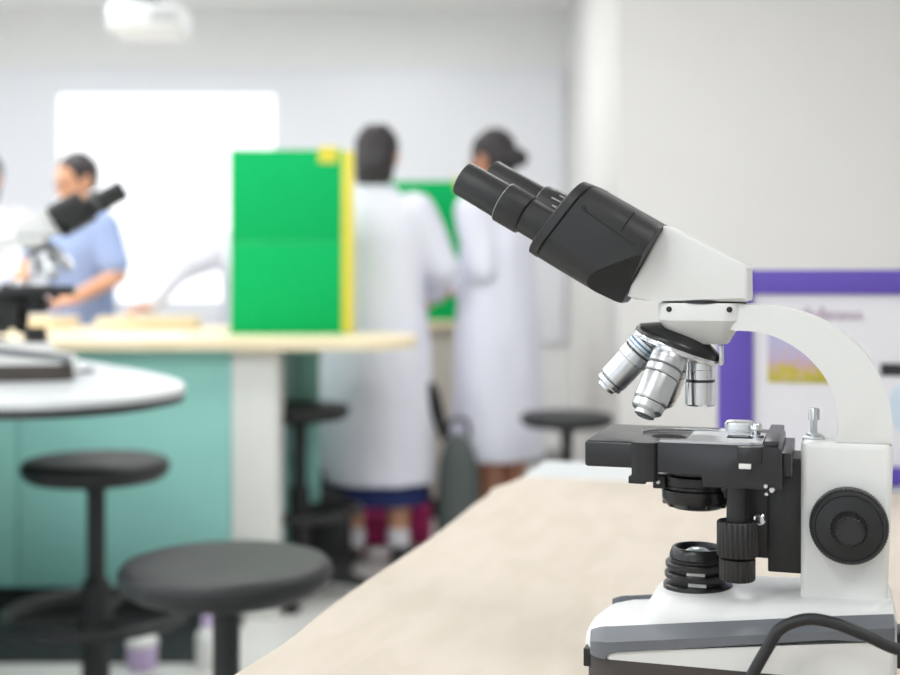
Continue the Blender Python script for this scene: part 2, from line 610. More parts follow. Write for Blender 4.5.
    loft_into(bm, [ring(8.6, 52, 31.5, 19), ring(8.8, 53.2, 32.6, 20), ring(20, 53.4, 32.7, 20), ring(62, 53.6, 32.8, 20), ring(66, 52.6, 32, 19), ring(66.6, 51, 31, 18)])
    for s in (-1, 1):
        p1, p2, p3 = (Vector(a) * mm for a in ((-82, s * 53.6, 301), (-36, s * 53.6, 317.5), (-52, s * 14, 283)))
        n = (p2 - p1).cross(p3 - p1).normalized()
        if n.z > 0:
            n = -n
        r = bmesh.ops.bisect_plane(bm, geom=list(bm.verts) + list(bm.edges) + list(bm.faces), plane_co=p1, plane_no=n, clear_outer=True)
        es = [e for e in r['geom_cut'] if isinstance(e, bmesh.types.BMEdge)]
        bmesh.ops.edgeloop_fill(bm, edges=es)
    bb = finish(bm, 'binocular_body', 'black', t, 24)
    loft('front_plate', 'black', t, [ring(0, 52, 31.6, 19), ring(.8, 53, 32.6, 20), ring(7, 53.6, 33, 20), ring(7.8, 53, 32.4, 20), ring(8.6, 52, 31.5, 19)], 24)
    for s in (-1, 1):
        for uu, vv in ((14, 17), (60, 12.5)):
            c = P(uu, s * 53.4, vv)
            lathe('cover_screw', 'blackm', bb, [(0, .3 * mm), (.7 * mm, .25 * mm), (1.1 * mm, 0), (1.2 * mm, .5 * mm), (1.9 * mm, .6 * mm), (1.9 * mm, -1 * mm)], c, (0, s, 0), 14)
        bm = bmesh.new()
        tube_into(bm, [P(16, s * 53.35, 15.4), P(58, s * 53.45, 11.8)], .35 * mm, 6)
        finish(bm, 'cover_seam', 'dark', bb)
        bm = bmesh.new()
        tube_into(bm, [P(45, s * 53.0, 15.5), P(45, s * 52.6, 18.5), P(45, s * 50.5, 23.5), P(45, s * 46.4, 28.4), P(45, s * 42, 31.2)], .7 * mm, 6)
        finish(bm, 'cover_notch', 'dark', bb)

    # ---- eyepieces
    for s, dv in ((-1, -10.5), (1, -2.5)):
        o = P(1, s * 31, dv)
        ax = -u
        if s < 0:
            pr = [(13.6, 0), (13.6, 20), (15.2, 21), (15.6, 22), (15.6, 40), (15.0, 41), (13.9, 41.4), (13.7, 44), (13.4, 76), (12.6, 77.4), (11.4, 77.4), (9.6, 73), (0, 72)]
        else:
            pr = [(13.6, 0), (13.6, 8), (18.4, 9), (18.4, 12), (16.6, 31), (15.4, 33), (13.7, 33.4), (13.4, 77), (12.6, 78.4), (11.4, 78.4), (9.6, 74), (0, 73)]
        e = lathe('eyepiece', 'black', t, [(a * mm, b * mm) for a, b in pr], o, ax, 48, ang=30)
        lathe('eye_lens', 'glass', e, [(0, 74.2 * mm), (5 * mm, 74 * mm), (9.4 * mm, 73.2 * mm), (9.4 * mm, 71.5 * mm)], o, ax, 32)
        tt = 40.6 if s < 0 else 32.6
        rr = 15.35 if s < 0 else 15.5
        bm = bmesh.new()
        x_, y_, a_ = frame_of(ax)
        tube_into(bm, [o + a_ * tt * mm + (x_ * math.cos(q * PI / 24) + y_ * math.sin(q * PI / 24)) * rr * mm for q in range(48)], .18 * mm, 6, True)
        finish(bm, 'edge_highlight_ring', 'satin', e)  # thin satin ring stands in for a highlight along the edge
        if s > 0:
            for q in range(20):
                th = 2 * PI * q / 20
                d = x_ * math.cos(th) + y_ * math.sin(th)
                long = q % 2 == 0
                a0 = o + a_ * 14 * mm + d * 18.2 * mm
                a1 = o + a_ * (22 if long else 18) * mm + d * (17.5 if long else 17.85) * mm
                bm = bmesh.new()
                tube_into(bm, [a0, a1], .45 * mm, 4)
                finish(bm, 'dioptre_mark', 'tick', e)

    # ---- nosepiece with objectives
    al = R(21)
    a = Vector((-math.sin(al), 0, -math.cos(al)))
    C = Vector((-18.5, 0, 250)) * mm
    e0 = Vector((math.cos(al), 0, -math.sin(al)))
    npz = lathe('nosepiece', 'blackm', t, [(0, -15 * mm), (10 * mm, -15 * mm), (22 * mm, -10 * mm), (31 * mm, -5.5 * mm), (32.6 * mm, -3 * mm), (32.6 * mm, -.5 * mm), (0, -.4 * mm)], C, a, 48)
    lathe('turret_plate', 'chrome', npz, [(0, -.6 * mm), (32.9 * mm, -.6 * mm), (33.2 * mm, .2 * mm), (33.2 * mm, 2.6 * mm), (31.5 * mm, 3.6 * mm), (24 * mm, 4.5 * mm), (0, 5 * mm)], C, a, 64)
    box('click_stop', 'satin', npz, 13 * mm, 15.5 * mm, -9 * mm, 4 * mm, 236.5 * mm, 251 * mm, .6 * mm)
    for az, kind in ((0, 's'), (180, 'm'), (270, 'l'), (90, 'l')):
        y1 = Vector((0, 1, 0))
        er = e0 * math.cos(R(az)) + y1 * math.sin(R(az))
        o = C + er * 19.5 * mm + a * 2.4 * mm
        d = (a * math.cos(al) + er * math.sin(al)).normalized()
        if kind == 's':
            body = [(9.6, 0), (9.6, 2.5), (10.6, 3), (10.6, 8), (10.9, 8.3), (10.9, 15), (10.3, 15.4), (10.3, 17), (10.9, 17.3), (10.9, 33.5), (10.3, 34.6), (7.5, 34.6), (7, 33.4), (0, 33)]
            bands = [(9.9, 2.9, 4.0, 'dark'), (10.5, 15.5, 16.9, 'blackm')]
        elif kind == 'm':
            body = [(10, 0), (10, 3), (12.4, 4), (12.4, 12), (11.8, 12.4), (11.8, 14), (12.2, 14.4), (12.2, 21), (11.4, 22), (11.4, 41), (10.6, 42), (10.6, 46.5), (9.4, 47.6), (7.2, 47.8), (7.2, 50.5), (5, 51.5), (0, 51)]
            bands = [(12.55, 6.2, 7.6, 'blue_ring'), (12.5, 9.5, 10.2, 'blue_ring'), (11.95, 12.6, 13.8, 'dark'), (10.75, 42.2, 43, 'blackm')]
        else:
            body = [(10, 0), (10, 3), (12.4, 4), (12.8, 5), (12.8, 13), (12.2, 13.5), (12.2, 15), (12.8, 15.4), (12.8, 20), (12.0, 21), (12.4, 23), (12.4, 41), (11.6, 42), (11.4, 48), (10.2, 49.4), (7.6, 49.6), (7.4, 53), (5.4, 54), (4, 53.4), (0, 53)]
            bands = [(12.95, 8, 8.8, 'satin'), (12.4, 13.6, 14.9, 'grey'), (12.15, 21.0, 21.8, 'blackm'), (11.7, 42.2, 42.9, 'blackm')]
        ob = lathe('objective', 'satin' if kind != 's' else 'chrome', t, [(p_ * mm, q_ * mm) for p_, q_ in body], o, d, 40, ang=28)
        for rr, t0, t1, m_ in bands:
            lathe('barrel_ring', m_, ob, [((rr - 1) * mm, t0 * mm), (rr * mm, t0 * mm), (rr * mm, t1 * mm), ((rr - 1) * mm, t1 * mm)], o, d, 40)
        tip = body[-1][1]
        lathe('front_lens', 'glass', ob, [(0, (tip + .5) * mm), (3 * mm, (tip + .2) * mm), (3.8 * mm, (tip - .4) * mm)], o, d, 20)

    # ---- stage
    stg = box('stage', 'stage', t, -77 * mm, 58 * mm, -55 * mm, 50 * mm, 166 * mm, 184.6 * mm, 2.2 * mm, 3)
    lathe('stage_aperture', 'dark', stg, [(0, 184.65 * mm), (11 * mm, 184.65 * mm), (12 * mm, 184.9 * mm), (12.6 * mm, 184.6 * mm), (12.6 * mm, 182 * mm)], (-22 * mm, -18 * mm, 0), n=32)
    loft('rail_guide', 'blackm', stg, [S([(x, y, z) for x, y in ((-43, -54), (-43, -58), (-40, -60.5), (-36, -61.5), (-31, -61.5), (-27, -60.5), (-25, -58), (-25, -54))]) for z in (158, 185)], 30)
    box('rail_stop', 'blackm', stg, -45 * mm, -33 * mm, -60 * mm, -50 * mm, 156 * mm, 161 * mm, .6 * mm)
    # x-y carriage hanging on the near side
    prism('carriage', 'stage', t, [(x * mm, z * mm) for x, z in ((-25, 185.2), (56, 185.2), (59, 183), (59, 156), (6, 156), (6, 164.5), (-25, 164.5))], -59 * mm, -53 * mm, .6 * mm, 2)
    # specimen holder with a window cut in it
    bm = bmesh.new()
    for (x0, x1, y0, y1) in ((-24, -6, -56, -47), (-6, 20, -56, 4), (38, 46, -52, 4), (20, 38, -56, -32), (20, 38, -12, 4)):
        box_into(bm, x0 * mm, x1 * mm, y0 * mm, y1 * mm, 185.3 * mm, 187.0 * mm)
    sh = finish(bm, 'specimen_holder', 'satin', t)
    tube('holder_arm', 'satin', sh, crom(S([(-44, 0, 185.6), (-34, 12, 185.9), (-14, 16, 186), (8, 13, 186.2), (24, 8, 186.4), (34, 0, 187)]), 4), .9 * mm, 8)
    lathe('lever_screw', 'chrome', sh, [(0, 197 * mm), (3.4 * mm, 196.8 * mm), (4.1 * mm, 195.8 * mm), (4.1 * mm, 192.4 * mm), (3.2 * mm, 192 * mm), (3 * mm, 189 * mm), (5.4 * mm, 188.4 * mm), (5.4 * mm, 186.6 * mm)], (40 * mm, -22 * mm, 0), n=24)
    loft('finger_lever', 'satin', sh, [S([(x, y, z) for x, y in rrect(hx, hy, 4, 26, 12)]) for z, hx, hy in ((184.4, 14, 9), (187.6, 14, 9), (188, 10.5, 7), (192.4, 10.5, 7), (194.2, 9.4, 6), (194.8, 8, 5))], 30)
    # blocks at the back of the stage
    box('stage_rail', 'stage', t, 47 * mm, 57 * mm, -56 * mm, 46 * mm, 183 * mm, 188.8 * mm, .8 * mm)
    box('rear_rail', 'stage', t, 57 * mm, 65 * mm, -48 * mm, 40 * mm, 164 * mm, 180 * mm, .8 * mm)
    cb = box('clamp_block', 'stage', t, 30 * mm, 46 * mm, -65 * mm, -58 * mm, 174 * mm, 185.4 * mm, .8 * mm)
    box('clamp_tip', 'tick', cb, 31 * mm, 39 * mm, -66 * mm, -60 * mm, 170.5 * mm, 174 * mm, .4 * mm)
    for dx, dz, r in ((48.5, 159, 2.0), (52.5, 156.5, 2.4), (49, 153.8, 1.6)):
        lathe('hex_bolt', 'chrome', t, [(r * mm, 0), (r * mm, 4 * mm), (r * .7 * mm, 5 * mm), (0, 5 * mm)], (dx * mm, -58 * mm, dz * mm), (0, -1, 0), 6, ang=20)

    # ---- condenser
    cd = lathe('condenser', 'blackm', t, [(a_ * mm, b_ * mm) for a_, b_ in ((0, 131), (17, 131), (21, 132.5), (24.5, 136), (25.2, 139), (25.2, 145), (23.5, 146), (23.5, 148), (25, 149), (25, 155), (21, 156.5), (21, 160), (18, 161), (18, 168.6))], (-4 * mm, 0, 0), n=44)
    box('diaphragm_block', 'blackm', cd, -34 * mm, -25 * mm, -16 * mm, -4 * mm, 146 * mm, 156 * mm, 1 * mm)
    lathe('diaphragm_screw', 'satin', cd, [(1.4 * mm, 0), (1.4 * mm, 1.5 * mm), (0, 1.8 * mm)], (-30 * mm, -16 * mm, 151 * mm), (0, -1, 0), 12)
    box('condenser_arm', 'blackm', cd, 14 * mm, 50 * mm, -14 * mm, 14 * mm, 141 * mm, 152 * mm, 1 * mm)
    for k_ in range(10):
        th = R(36 * k_ + 8)
        c = Vector((-4, 0, 0)) + Vector((math.cos(th), math.sin(th), 0)) * 22.6
        lathe('grip_stud', 'blackm', cd, [(1.6 * mm, 133.4 * mm), (2.2 * mm, 134.5 * mm), (2.2 * mm, 139 * mm), (1.2 * mm, 140 * mm)], (c.x * mm, c.y * mm, 0), n=10)

    # ---- focusing bracket
    br = box('focus_bracket', 'black', t, 48 * mm, 71.5 * mm, -22 * mm, 22 * mm, 92 * mm, 173 * mm, 1.2 * mm)
    box('bracket_step', 'black', br, 31 * mm, 49 * mm, -20 * mm, 20 * mm, 101 * mm, 168 * mm, 1 * mm)
    lathe('lock_screw', 'chrome', br, [(4.2 * mm, 0), (4.2 * mm, 3 * mm), (3 * mm, 4 * mm), (0, 4.2 * mm)], (42.5 * mm, -20 * mm, 129 * mm), (0, -1, 0), 20)

    # ---- coaxial stage control
    rod = lathe('stage_control_rod', 'blackm', t, [(7.4 * mm, 120 * mm), (7.4 * mm, 160 * mm)], (28.5 * mm, -45 * mm, 0), n=28)
    lathe('stage_knob', 'black', rod, [(8 * mm, 131.4 * mm), (13.2 * mm, 131.4 * mm), (14 * mm, 130.4 * mm), (14 * mm, 108 * mm), (13.2 * mm, 107 * mm), (9 * mm, 106.6 * mm)], (28.5 * mm, -45 * mm, 0), n=96, rib=.7 * mm, ribn=24)
    lathe('stage_knob', 'black', rod, [(8 * mm, 107 * mm), (11 * mm, 106 * mm), (12.4 * mm, 105.2 * mm), (12.4 * mm, 91.5 * mm), (11.4 * mm, 90.2 * mm), (0, 90 * mm)], (28.5 * mm, -45 * mm, 0), n=96, rib=.35 * mm, ribn=24)

    # ---- focus knobs on both sides
    for s in (-1, 1):
        o = (102.5 * mm, s * 26.4 * mm, 130 * mm)
        ck = lathe('coarse_focus_knob', 'black', t, [(20 * mm, 0), (25.4 * mm, .6 * mm), (26.2 * mm, 1.6 * mm), (26.2 * mm, 12 * mm), (25.4 * mm, 13 * mm), (18 * mm, 13.2 * mm)], o, (0, s, 0), 144, .7 * mm, 72, 25)
        fk = lathe('fine_focus_knob', 'rubber', ck, [(20 * mm, 13 * mm), (23.6 * mm, 13.2 * mm), (24.3 * mm, 14.4 * mm), (24.3 * mm, 17 * mm), (23.4 * mm, 18 * mm), (22.4 * mm, 18 * mm), (21.8 * mm, 17.2 * mm), (12 * mm, 19 * mm)], o, (0, s, 0), 64)
        lathe('knob_hub', 'black', fk, [(12.6 * mm, 18.4 * mm), (11 * mm, 22 * mm), (10.2 * mm, 28 * mm), (9.2 * mm, 29 * mm), (8.6 * mm, 28.3 * mm), (0, 28.3 * mm)], o, (0, s, 0), 96, .5 * mm, 24, 25)

    # ---- illuminator collar
    il = lathe('illuminator_collar', 'blackm', t, [(a_ * mm, b_ * mm) for a_, b_ in
               ((25.2, 71), (25.2, 75), (24.4, 76), (19, 76.4), (19, 79.6), (23.6, 80), (24.2, 81), (24.2, 83.6), (23.6, 84.4), (19.4, 84.8), (19.4, 87), (23, 87.4), (23.6, 88.4), (23.6, 91), (23, 91.8), (19.6, 92.2), (19.6, 94), (20.8, 95), (20.4, 98), (18.8, 101.6), (18, 102.4), (16.4, 102.4), (15.6, 101), (15.4, 97), (0, 96.6))], (-3 * mm, 0, 0), n=48, ang=30)
    lathe('illuminator_lens', 'glass', il, [(0, 102 * mm), (5 * mm, 101.4 * mm), (9 * mm, 99.6 * mm), (12 * mm, 96.8 * mm)], (-3 * mm, 0, 0), n=32)
    for zz, dx in ((78, 0), (85.9, -1)):
        box('collar_gap_block', 'tick', il, (-8 + dx) * mm, (5 + dx) * mm, -20.4 * mm, -17 * mm, (zz - 1.3) * mm, (zz + 1.3) * mm, .3 * mm)  # white blocks set between the collar rings

    # ---- stop screw on the column
    box('stop_plate', 'satin', t, 71.5 * mm, 86 * mm, -9 * mm, 9 * mm, 184.4 * mm, 187 * mm, .5 * mm)
    lathe('stop_screw', 'satin', t, [(5 * mm, 186.5 * mm), (5 * mm, 188.5 * mm), (2.4 * mm, 189 * mm), (2.4 * mm, 198 * mm), (4 * mm, 198.3 * mm), (4 * mm, 206 * mm), (3.4 * mm, 206.8 * mm), (0, 206.8 * mm)], (79 * mm, 0, 0), n=48, rib=.3 * mm, ribn=12)

    # ---- power cord
    cp = [(134, -33, 50), (150, -34, 51), (166, -44, 54), (170, -62, 58), (155, -78, 60), (132, -84, 62), (112, -86, 70), (92, -86.5, 76.5), (75, -87, 77.5), (59, -87.5, 70), (51, -88, 57), (43, -88.5, 42), (35, -89, 25), (24, -90, 10), (5, -93, 4.2), (-30, -104, 4.2), (-70, -128, 4.2), (-100, -170, 4.2), (-95, -230, 4.2)]
    tube('power_cord', 'rubber', t, crom(S(cp), 5), 4.0 * mm, 12)
    return t


mic = make_microscope('white binocular microscope with black eyepieces standing on kraft paper')
mic.location = (.1855, .92, .75)
mic.rotation_euler = (0, 0, TH)
mic2 = copy_tree(mic)
mic2['label'] = 'white binocular microscope standing on the white round-ended table'
mic2.location = (-.822, 2.47, .85)
mic2.rotation_euler = (0, 0, R(193))
mic['group'] = mic2['group'] = 'microscopes in the laboratory'

# ------------------------------------------------------------------ poster board on the table
pb = thing('poster_board', 'purple framed poster board with pictures standing on the table behind the microscope', 'poster', (.404, 1.885, .75), TH)
W_, H_ = .46, .312
box('back_panel', 'paper_white', pb, .01, W_ - .01, .0, .008, .005, H_ - .005)
for a in ((0, .052, 0, H_), (W_ - .052, W_, 0, H_), (.052, W_ - .052, 0, .026), (.052, W_ - .052, H_ - .036, H_)):
    box('frame_strip', 'purple', pb, a[0], a[1], -.006, .010, a[2], a[3], .0015)
pic = box('landscape_print', 'picture', pb, 0, .105, -.0016, 0, 0, .078)
pic.location = (.073, 0, .145)
bm = bmesh.new()
box_into(bm, .236, .34, -.0016, 0, .03, .158)
q = finish(bm, 'circle_print', 'paper_white', pb)
box('print_banner', 'black_print', q, .232, .34, -.0026, -.0012, .158, .176)
lathe('blue_disc', 'pale_blue', q, [(0, 0), (.044, 0), (.044, .0014), (0, .0014)], (.286, -.0012, .112), (0, -1, 0), 40)
rnd = random.Random(4)
x = .10
while x < .205:
    wd = rnd.uniform(.006, .012)
    hh = rnd.choice((.010, .010, .018))
    pts = [(x, -.001, .240), (x + wd * .3, -.001, .240 + hh), (x + wd * .7, -.001, .240 + hh * .5), (x + wd * .6, -.001, .240), (x + wd, -.001, 0.242)]
    tube('handwritten_letter', 'pink_print', pb, crom(pts, 3), .0011, 5)
    x += wd + .001
bm = bmesh.new()
loft_into(bm, [[(W_ / 2 - .03, .008, .2), (W_ / 2 + .03, .008, .2), (W_ / 2 + .03, .012, .2), (W_ / 2 - .03, .012, .2)],
               [(W_ / 2 - .03, .075, 0), (W_ / 2 + .03, .075, 0), (W_ / 2 + .03, .079, 0), (W_ / 2 - .03, .079, 0)]])
finish(bm, 'back_strut', 'paper_white', pb)

# ------------------------------------------------------------------ white round-ended table
WX, WY = -1.3, 2.75
wt = thing('peninsula_table', 'white round-ended laboratory table with dark edge carrying a microscope', 'table', (WX, WY, 0))
plan = [(-.95, 1.985), (-.726, 2.016), (-.634, 2.035), (-.554, 2.10), (-.504, 2.195), (-.491, 2.315), (-.539, 2.475), (-.638, 2.66), (-.782, 2.874), (-.987, 3.165),
        (-1.25, 3.47), (-1.55, 3.68), (-2.0, 3.72), (-2.25, 3.5), (-2.3, 3.0), (-2.2, 2.5), (-1.8, 2.12), (-1.35, 2.0)]
oval = [(v.x - WX, v.y - WY) for v in crom([(x, y, 0) for x, y in plan], 4, True)]


def sc_(p, f):
    return [(x * f, y * f) for x, y in p]


loft('tabletop', 'laminate', wt, [[(x, y, z) for x, y in sc_(oval, f)] for z, f in ((.836, 1.0), (.847, 1.0), (.85, .996))], 35)
loft('edge_band', 'edge_dark', wt, [[(x, y, z) for x, y in sc_(oval, f)] for z, f in ((.818, .975), (.822, .995), (.836, .999))], 35)
box('cabinet', 'teal', wt, -.75, -.08, -.30, .40, .1, .818, .004)
box('kickboard', 'kick', wt, -.73, -.10, -.28, .38, 0, .1)

# ------------------------------------------------------------------ laboratory benches
BZ = .86


def bench_top(name, parent, x0, x1, y0, y1, rad, m='wood'):
    pts = [(x0, y0), (x0, y1)]
    for i in range(7):
        a_ = R(90 - 90 * i / 6)
        pts.append((x1 - rad + rad * math.cos(a_), y1 - rad + rad * math.sin(a_)))
    for i in range(9):
        a_ = R(-90 * i / 8)
        pts.append((x1 - rad + rad * math.cos(a_), y0 + rad + rad * math.sin(a_)))
    return loft(name, m, parent, [[(x, y, z) for x, y in pts] for z in (BZ - .030, BZ - .002, BZ)], 35)


b1 = thing('lab_bench', 'teal laboratory bench with wooden top and white post carrying the green panel', 'bench', (0, 0, 0))
bench_top('worktop', b1, -2.6, -.112, 3.80, 4.36, .18)
for x0, x1 in ((-2.56, -1.90), (-1.895, -1.338), (-1.333, -.673)):
    box('front_panel', 'teal', b1, x0, x1, 3.86, 3.88, .095, .828, .002)
box('kickboard', 'kick', b1, -2.56, -.64, 3.90, 3.92, 0, .094)
box('post', 'post', b1, -.673, -.531, 3.85, 3.99, 0, .829, .006)
box('end_panel', 'teal', b1, -.556, -.452, 4.335, 4.35, .27, .828, .002)
box('back_panel', 'teal', b1, -2.56, -.56, 4.335, 4.35, .095, .828, .002)
box('under_rail', 'kick', b1, -2.55, -.66, 3.885, 4.29, .80, .829)
b2 = thing('lab_bench', 'long wooden topped bench in front of the boy in the blue shirt', 'bench', (0, 0, 0))
bench_top('worktop', b2, -2.7, -.80, 4.40, 4.98, .10)
for x0, x1 in ((-2.66, -1.78), (-1.775, -.90)):
    box('front_panel', 'teal', b2, x0, x1, 4.46, 4.48, .095, .829, .002)
box('kickboard', 'kick', b2, -2.66, -.90, 4.50, 4.52, 0, .094)
box('end_panel', 'post', b2, -.92, -.88, 4.49, 4.92, 0, .829, .004)
b3 = thing('lab_bench', 'cream fronted bench behind the two students in white coats', 'bench', (0, 0, 0))
bench_top('worktop', b3, -.46, .30, 5.36, 5.95, .06)
box('front_panel', 'cream', b3, -.44, .28, 5.42, 5.44, .095, .829, .003)
box('kickboard', 'kick', b3, -.44, .28, 5.46, 5.48, 0, .094)
for px in (-.44, .26):
    box('side_panel', 'cream', b3, px, px + .02, 5.445, 5.93, 0, .829, .003)


# ------------------------------------------------------------------ green panels
def green_panel(label, x, y, rz):
    g = thing('green_panel', label, 'panel', (x, y, BZ), rz, 'green upright panels on the benches')
    w2, h = .192, .626
    box('lower_sheet', 'green', g, -w2, w2, -.006, .006, .004, .3114, .0004)
    box('upper_sheet', 'green', g, -w2, w2, -.006, .006, .312, h, .0004)
    box('edge_tape', 'yellow', g, w2 - .006, w2 + .034, -.008, .009, .004, h - .004, .002)
    box('tape_patch', 'yellow', g, w2 - .085, w2 - .020, -.0085, .0085, h - .045, h + .012, .001)
    box('base_strip', 'green', g, -w2 - .004, w2 + .004, -.02, .02, 0, .006, .001)
    return g


green_panel('large bright green panel with yellow taped edge on the wooden bench', -.553, 4.25, R(2))
green_panel('green panel showing between the two students in white coats', -.085, 5.62, R(-4))


# ------------------------------------------------------------------ stools
def make_stool():
    t = thing('lab_stool', 'stool', 'stool', (0, 0, 0), 0, 'round black laboratory stools')
    h = .61
    lathe('seat', 'rubber', t, [(0, h - .050), (.10, h - .050), (.145, h - .046), (.160, h - .036), (.166, h - .024), (.165, h - .012), (.158, h - .003), (.148, h), (.10, h - .004), (0, h - .006)], n=56, ang=60)
    lathe('seat_plate', 'kick', t, [(.035, h - .066), (.05, h - .060), (.05, h - .049)], n=24)
    lathe('column', 'kick', t, [(.032, .07), (.032, .34), (.025, .345), (.021, .35), (.021, h - .06)], n=24)
    fr = tube('foot_ring', 'rubber', t, [(.20 * math.cos(a * PI / 20), .20 * math.sin(a * PI / 20), .27) for a in range(40)], .013, 10, True)
    for k_ in range(3):
        a_ = R(120 * k_ + 30)
        tube('spoke', 'kick', fr, [(.025 * math.cos(a_), .025 * math.sin(a_), .25), (.195 * math.cos(a_), .195 * math.sin(a_), .27)], .008, 8)
    lathe('hub', 'kick', t, [(.045, .05), (.05, .06), (.05, .09), (.038, .11), (.038, .12)], n=24)
    for k_ in range(5):
        a_ = R(72 * k_ + 15)
        d = Vector((math.cos(a_), math.sin(a_), 0))
        n = Vector((-math.sin(a_), math.cos(a_), 0))
        secs = []
        for r, hw, z0, z1 in ((.035, .022, .055, .095), (.14, .019, .045, .08), (.24, .016, .035, .06), (.265, .012, .032, .05)):
            secs.append([d * r + n * hw + Vector((0, 0, z0)), d * r - n * hw + Vector((0, 0, z0)), d * r - n * hw * .8 + Vector((0, 0, z1)), d * r + n * hw * .8 + Vector((0, 0, z1))])
        lg = loft('leg', 'kick', t, secs, 30)
        c = d * .245
        lathe('glide', 'rubber', lg, [(.022, 0), (.026, .006), (.024, .022), (.010, .026), (.010, .04)], c, n=16)
    return t


st = make_stool()
spots = [((-.349, 1.95, 0), 20, 'black round stool with wide seat standing close to the kraft papered table'),
         ((-.810, 2.86, 0), 55, 'black round stool with foot ring tucked under the white round-ended table'),
         ((.412, 4.40, -.0), 10, 'black round stool beside the student with the hair bun near the partition wall'),
         ((-.50, 4.165, 0), 40, 'black round stool under the bench top behind the white bench post')]
for i, (l, a_, lab) in enumerate(spots):
    o = st if i == 0 else copy_tree(st)
    o.location = l
    o.rotation_euler = (0, 0, R(a_))
    o['label'] = lab
    o.scale = (1, 1, (1, 1.045, .94, 1.03)[i])      # wound up or down a little


# ------------------------------------------------------------------ people
def cap_into(bm, p0, p1, r0, r1, n=14):
    """tapered capsule"""
    p0, p1 = Vector(p0), Vector(p1)
    L_ = (p1 - p0).length
    if L_ < 1e-6:
        return
    prof = [(0, -r0)] + [(r0 * math.sin(R(a_)), -r0 * math.cos(R(a_))) for a_ in (30, 60, 90)]
    prof += [(r1 * math.sin(R(a_)), L_ - r1 * math.cos(R(a_))) for a_ in (90, 120, 150)] + [(0, L_ + r1)]
    lathe_into(bm, prof, p0, (p1 - p0), n)


def ell_into(bm, c, r, n=18, rot=None):
    mtx = Matrix.Translation(Vector(c)) @ (rot.to_4x4() if rot else Matrix.Identity(4)) @ Matrix.Diagonal((r[0], r[1], r[2], 1))
    bmesh.ops.create_uvsphere(bm, u_segments=n, v_segments=n // 2 + 2, radius=1, matrix=mtx)


def fuse(bm, name, m, parent, voxel, smooth=3, wrinkle=0., wscale=9., cut=None):
    """union of overlapping volumes as one continuous skin"""
    bmesh.ops.recalc_face_normals(bm, faces=bm.faces)
    me = bpy.data.meshes.new(name)
    bm.to_mesh(me)
    bm.free()
    o = bpy.data.objects.new(name + '_tmp', me)
    COL.objects.link(o)
    rm = o.modifiers.new('r', 'REMESH')
    rm.mode = 'VOXEL'
    rm.voxel_size = voxel
    sm = o.modifiers.new('s', 'SMOOTH')
    sm.factor = .5
    sm.iterations = smooth
    dg = bpy.context.evaluated_depsgraph_get()
    me2 = bpy.data.meshes.new_from_object(o.evaluated_get(dg))
    bpy.data.objects.remove(o)
    b2 = bmesh.new()
    b2.from_mesh(me2)
    if wrinkle:
        b2.normal_update()
        for v in b2.verts:
            p = v.co
            k_ = noise.noise(Vector((p.x * wscale, p.y * wscale, p.z * wscale * .45))) + .5 * noise.noise(Vector((p.x * wscale * 2.3, p.y * wscale * 2.3, p.z * wscale)))
            v.co += v.normal * wrinkle * k_
    if cut:
        for co, no in cut:
            bmesh.ops.bisect_plane(b2, geom=list(b2.verts) + list(b2.edges) + list(b2.faces), plane_co=co, plane_no=no, clear_outer=True)
    return finish(b2, name, m, parent, 60)


def hand_into(bm, wr, d, side, s):
    """palm, four fingers of different length slightly curled, thumb from the side"""
    d = Vector(d).normalized()
    side = (Vector(side) - d * Vector(side).dot(d)).normalized()     # towards the thumb
    nrm = d.cross(side).normalized()
    if nrm.z > 0:
        nrm = -nrm                                                    # palm side, downwards
    wr = Vector(wr)
    for q in (-1, -.35, .35, 1):
        cap_into(bm, wr + side * q * .012 * s, wr + d * .078 * s + side * q * .029 * s, .016 * s, .0125 * s, 10)
    for q, ln in ((1, .066), (.35, .076), (-.35, .070), (-1, .055)):
        a_ = wr + d * .082 * s + side * q * .029 * s
        b_ = a_ + (d * .9 + nrm * .35).normalized() * ln * .5 * s
        c_ = b_ + (d * .6 + nrm * .8).normalized() * ln * .5 * s
        cap_into(bm, a_, b_, .0095 * s, .0088 * s, 8)
        cap_into(bm, b_, c_, .0088 * s, .0078 * s, 8)
    a_ = wr + d * .022 * s + side * .026 * s
    b_ = a_ + (d * .6 + side * .75 + nrm * .2).normalized() * .040 * s
    c_ = b_ + (d * .9 + side * .2 + nrm * .3).normalized() * .032 * s
    cap_into(bm, a_, b_, .0135 * s, .0105 * s, 8)
    cap_into(bm, b_, c_, .0105 * s, .009 * s, 8)


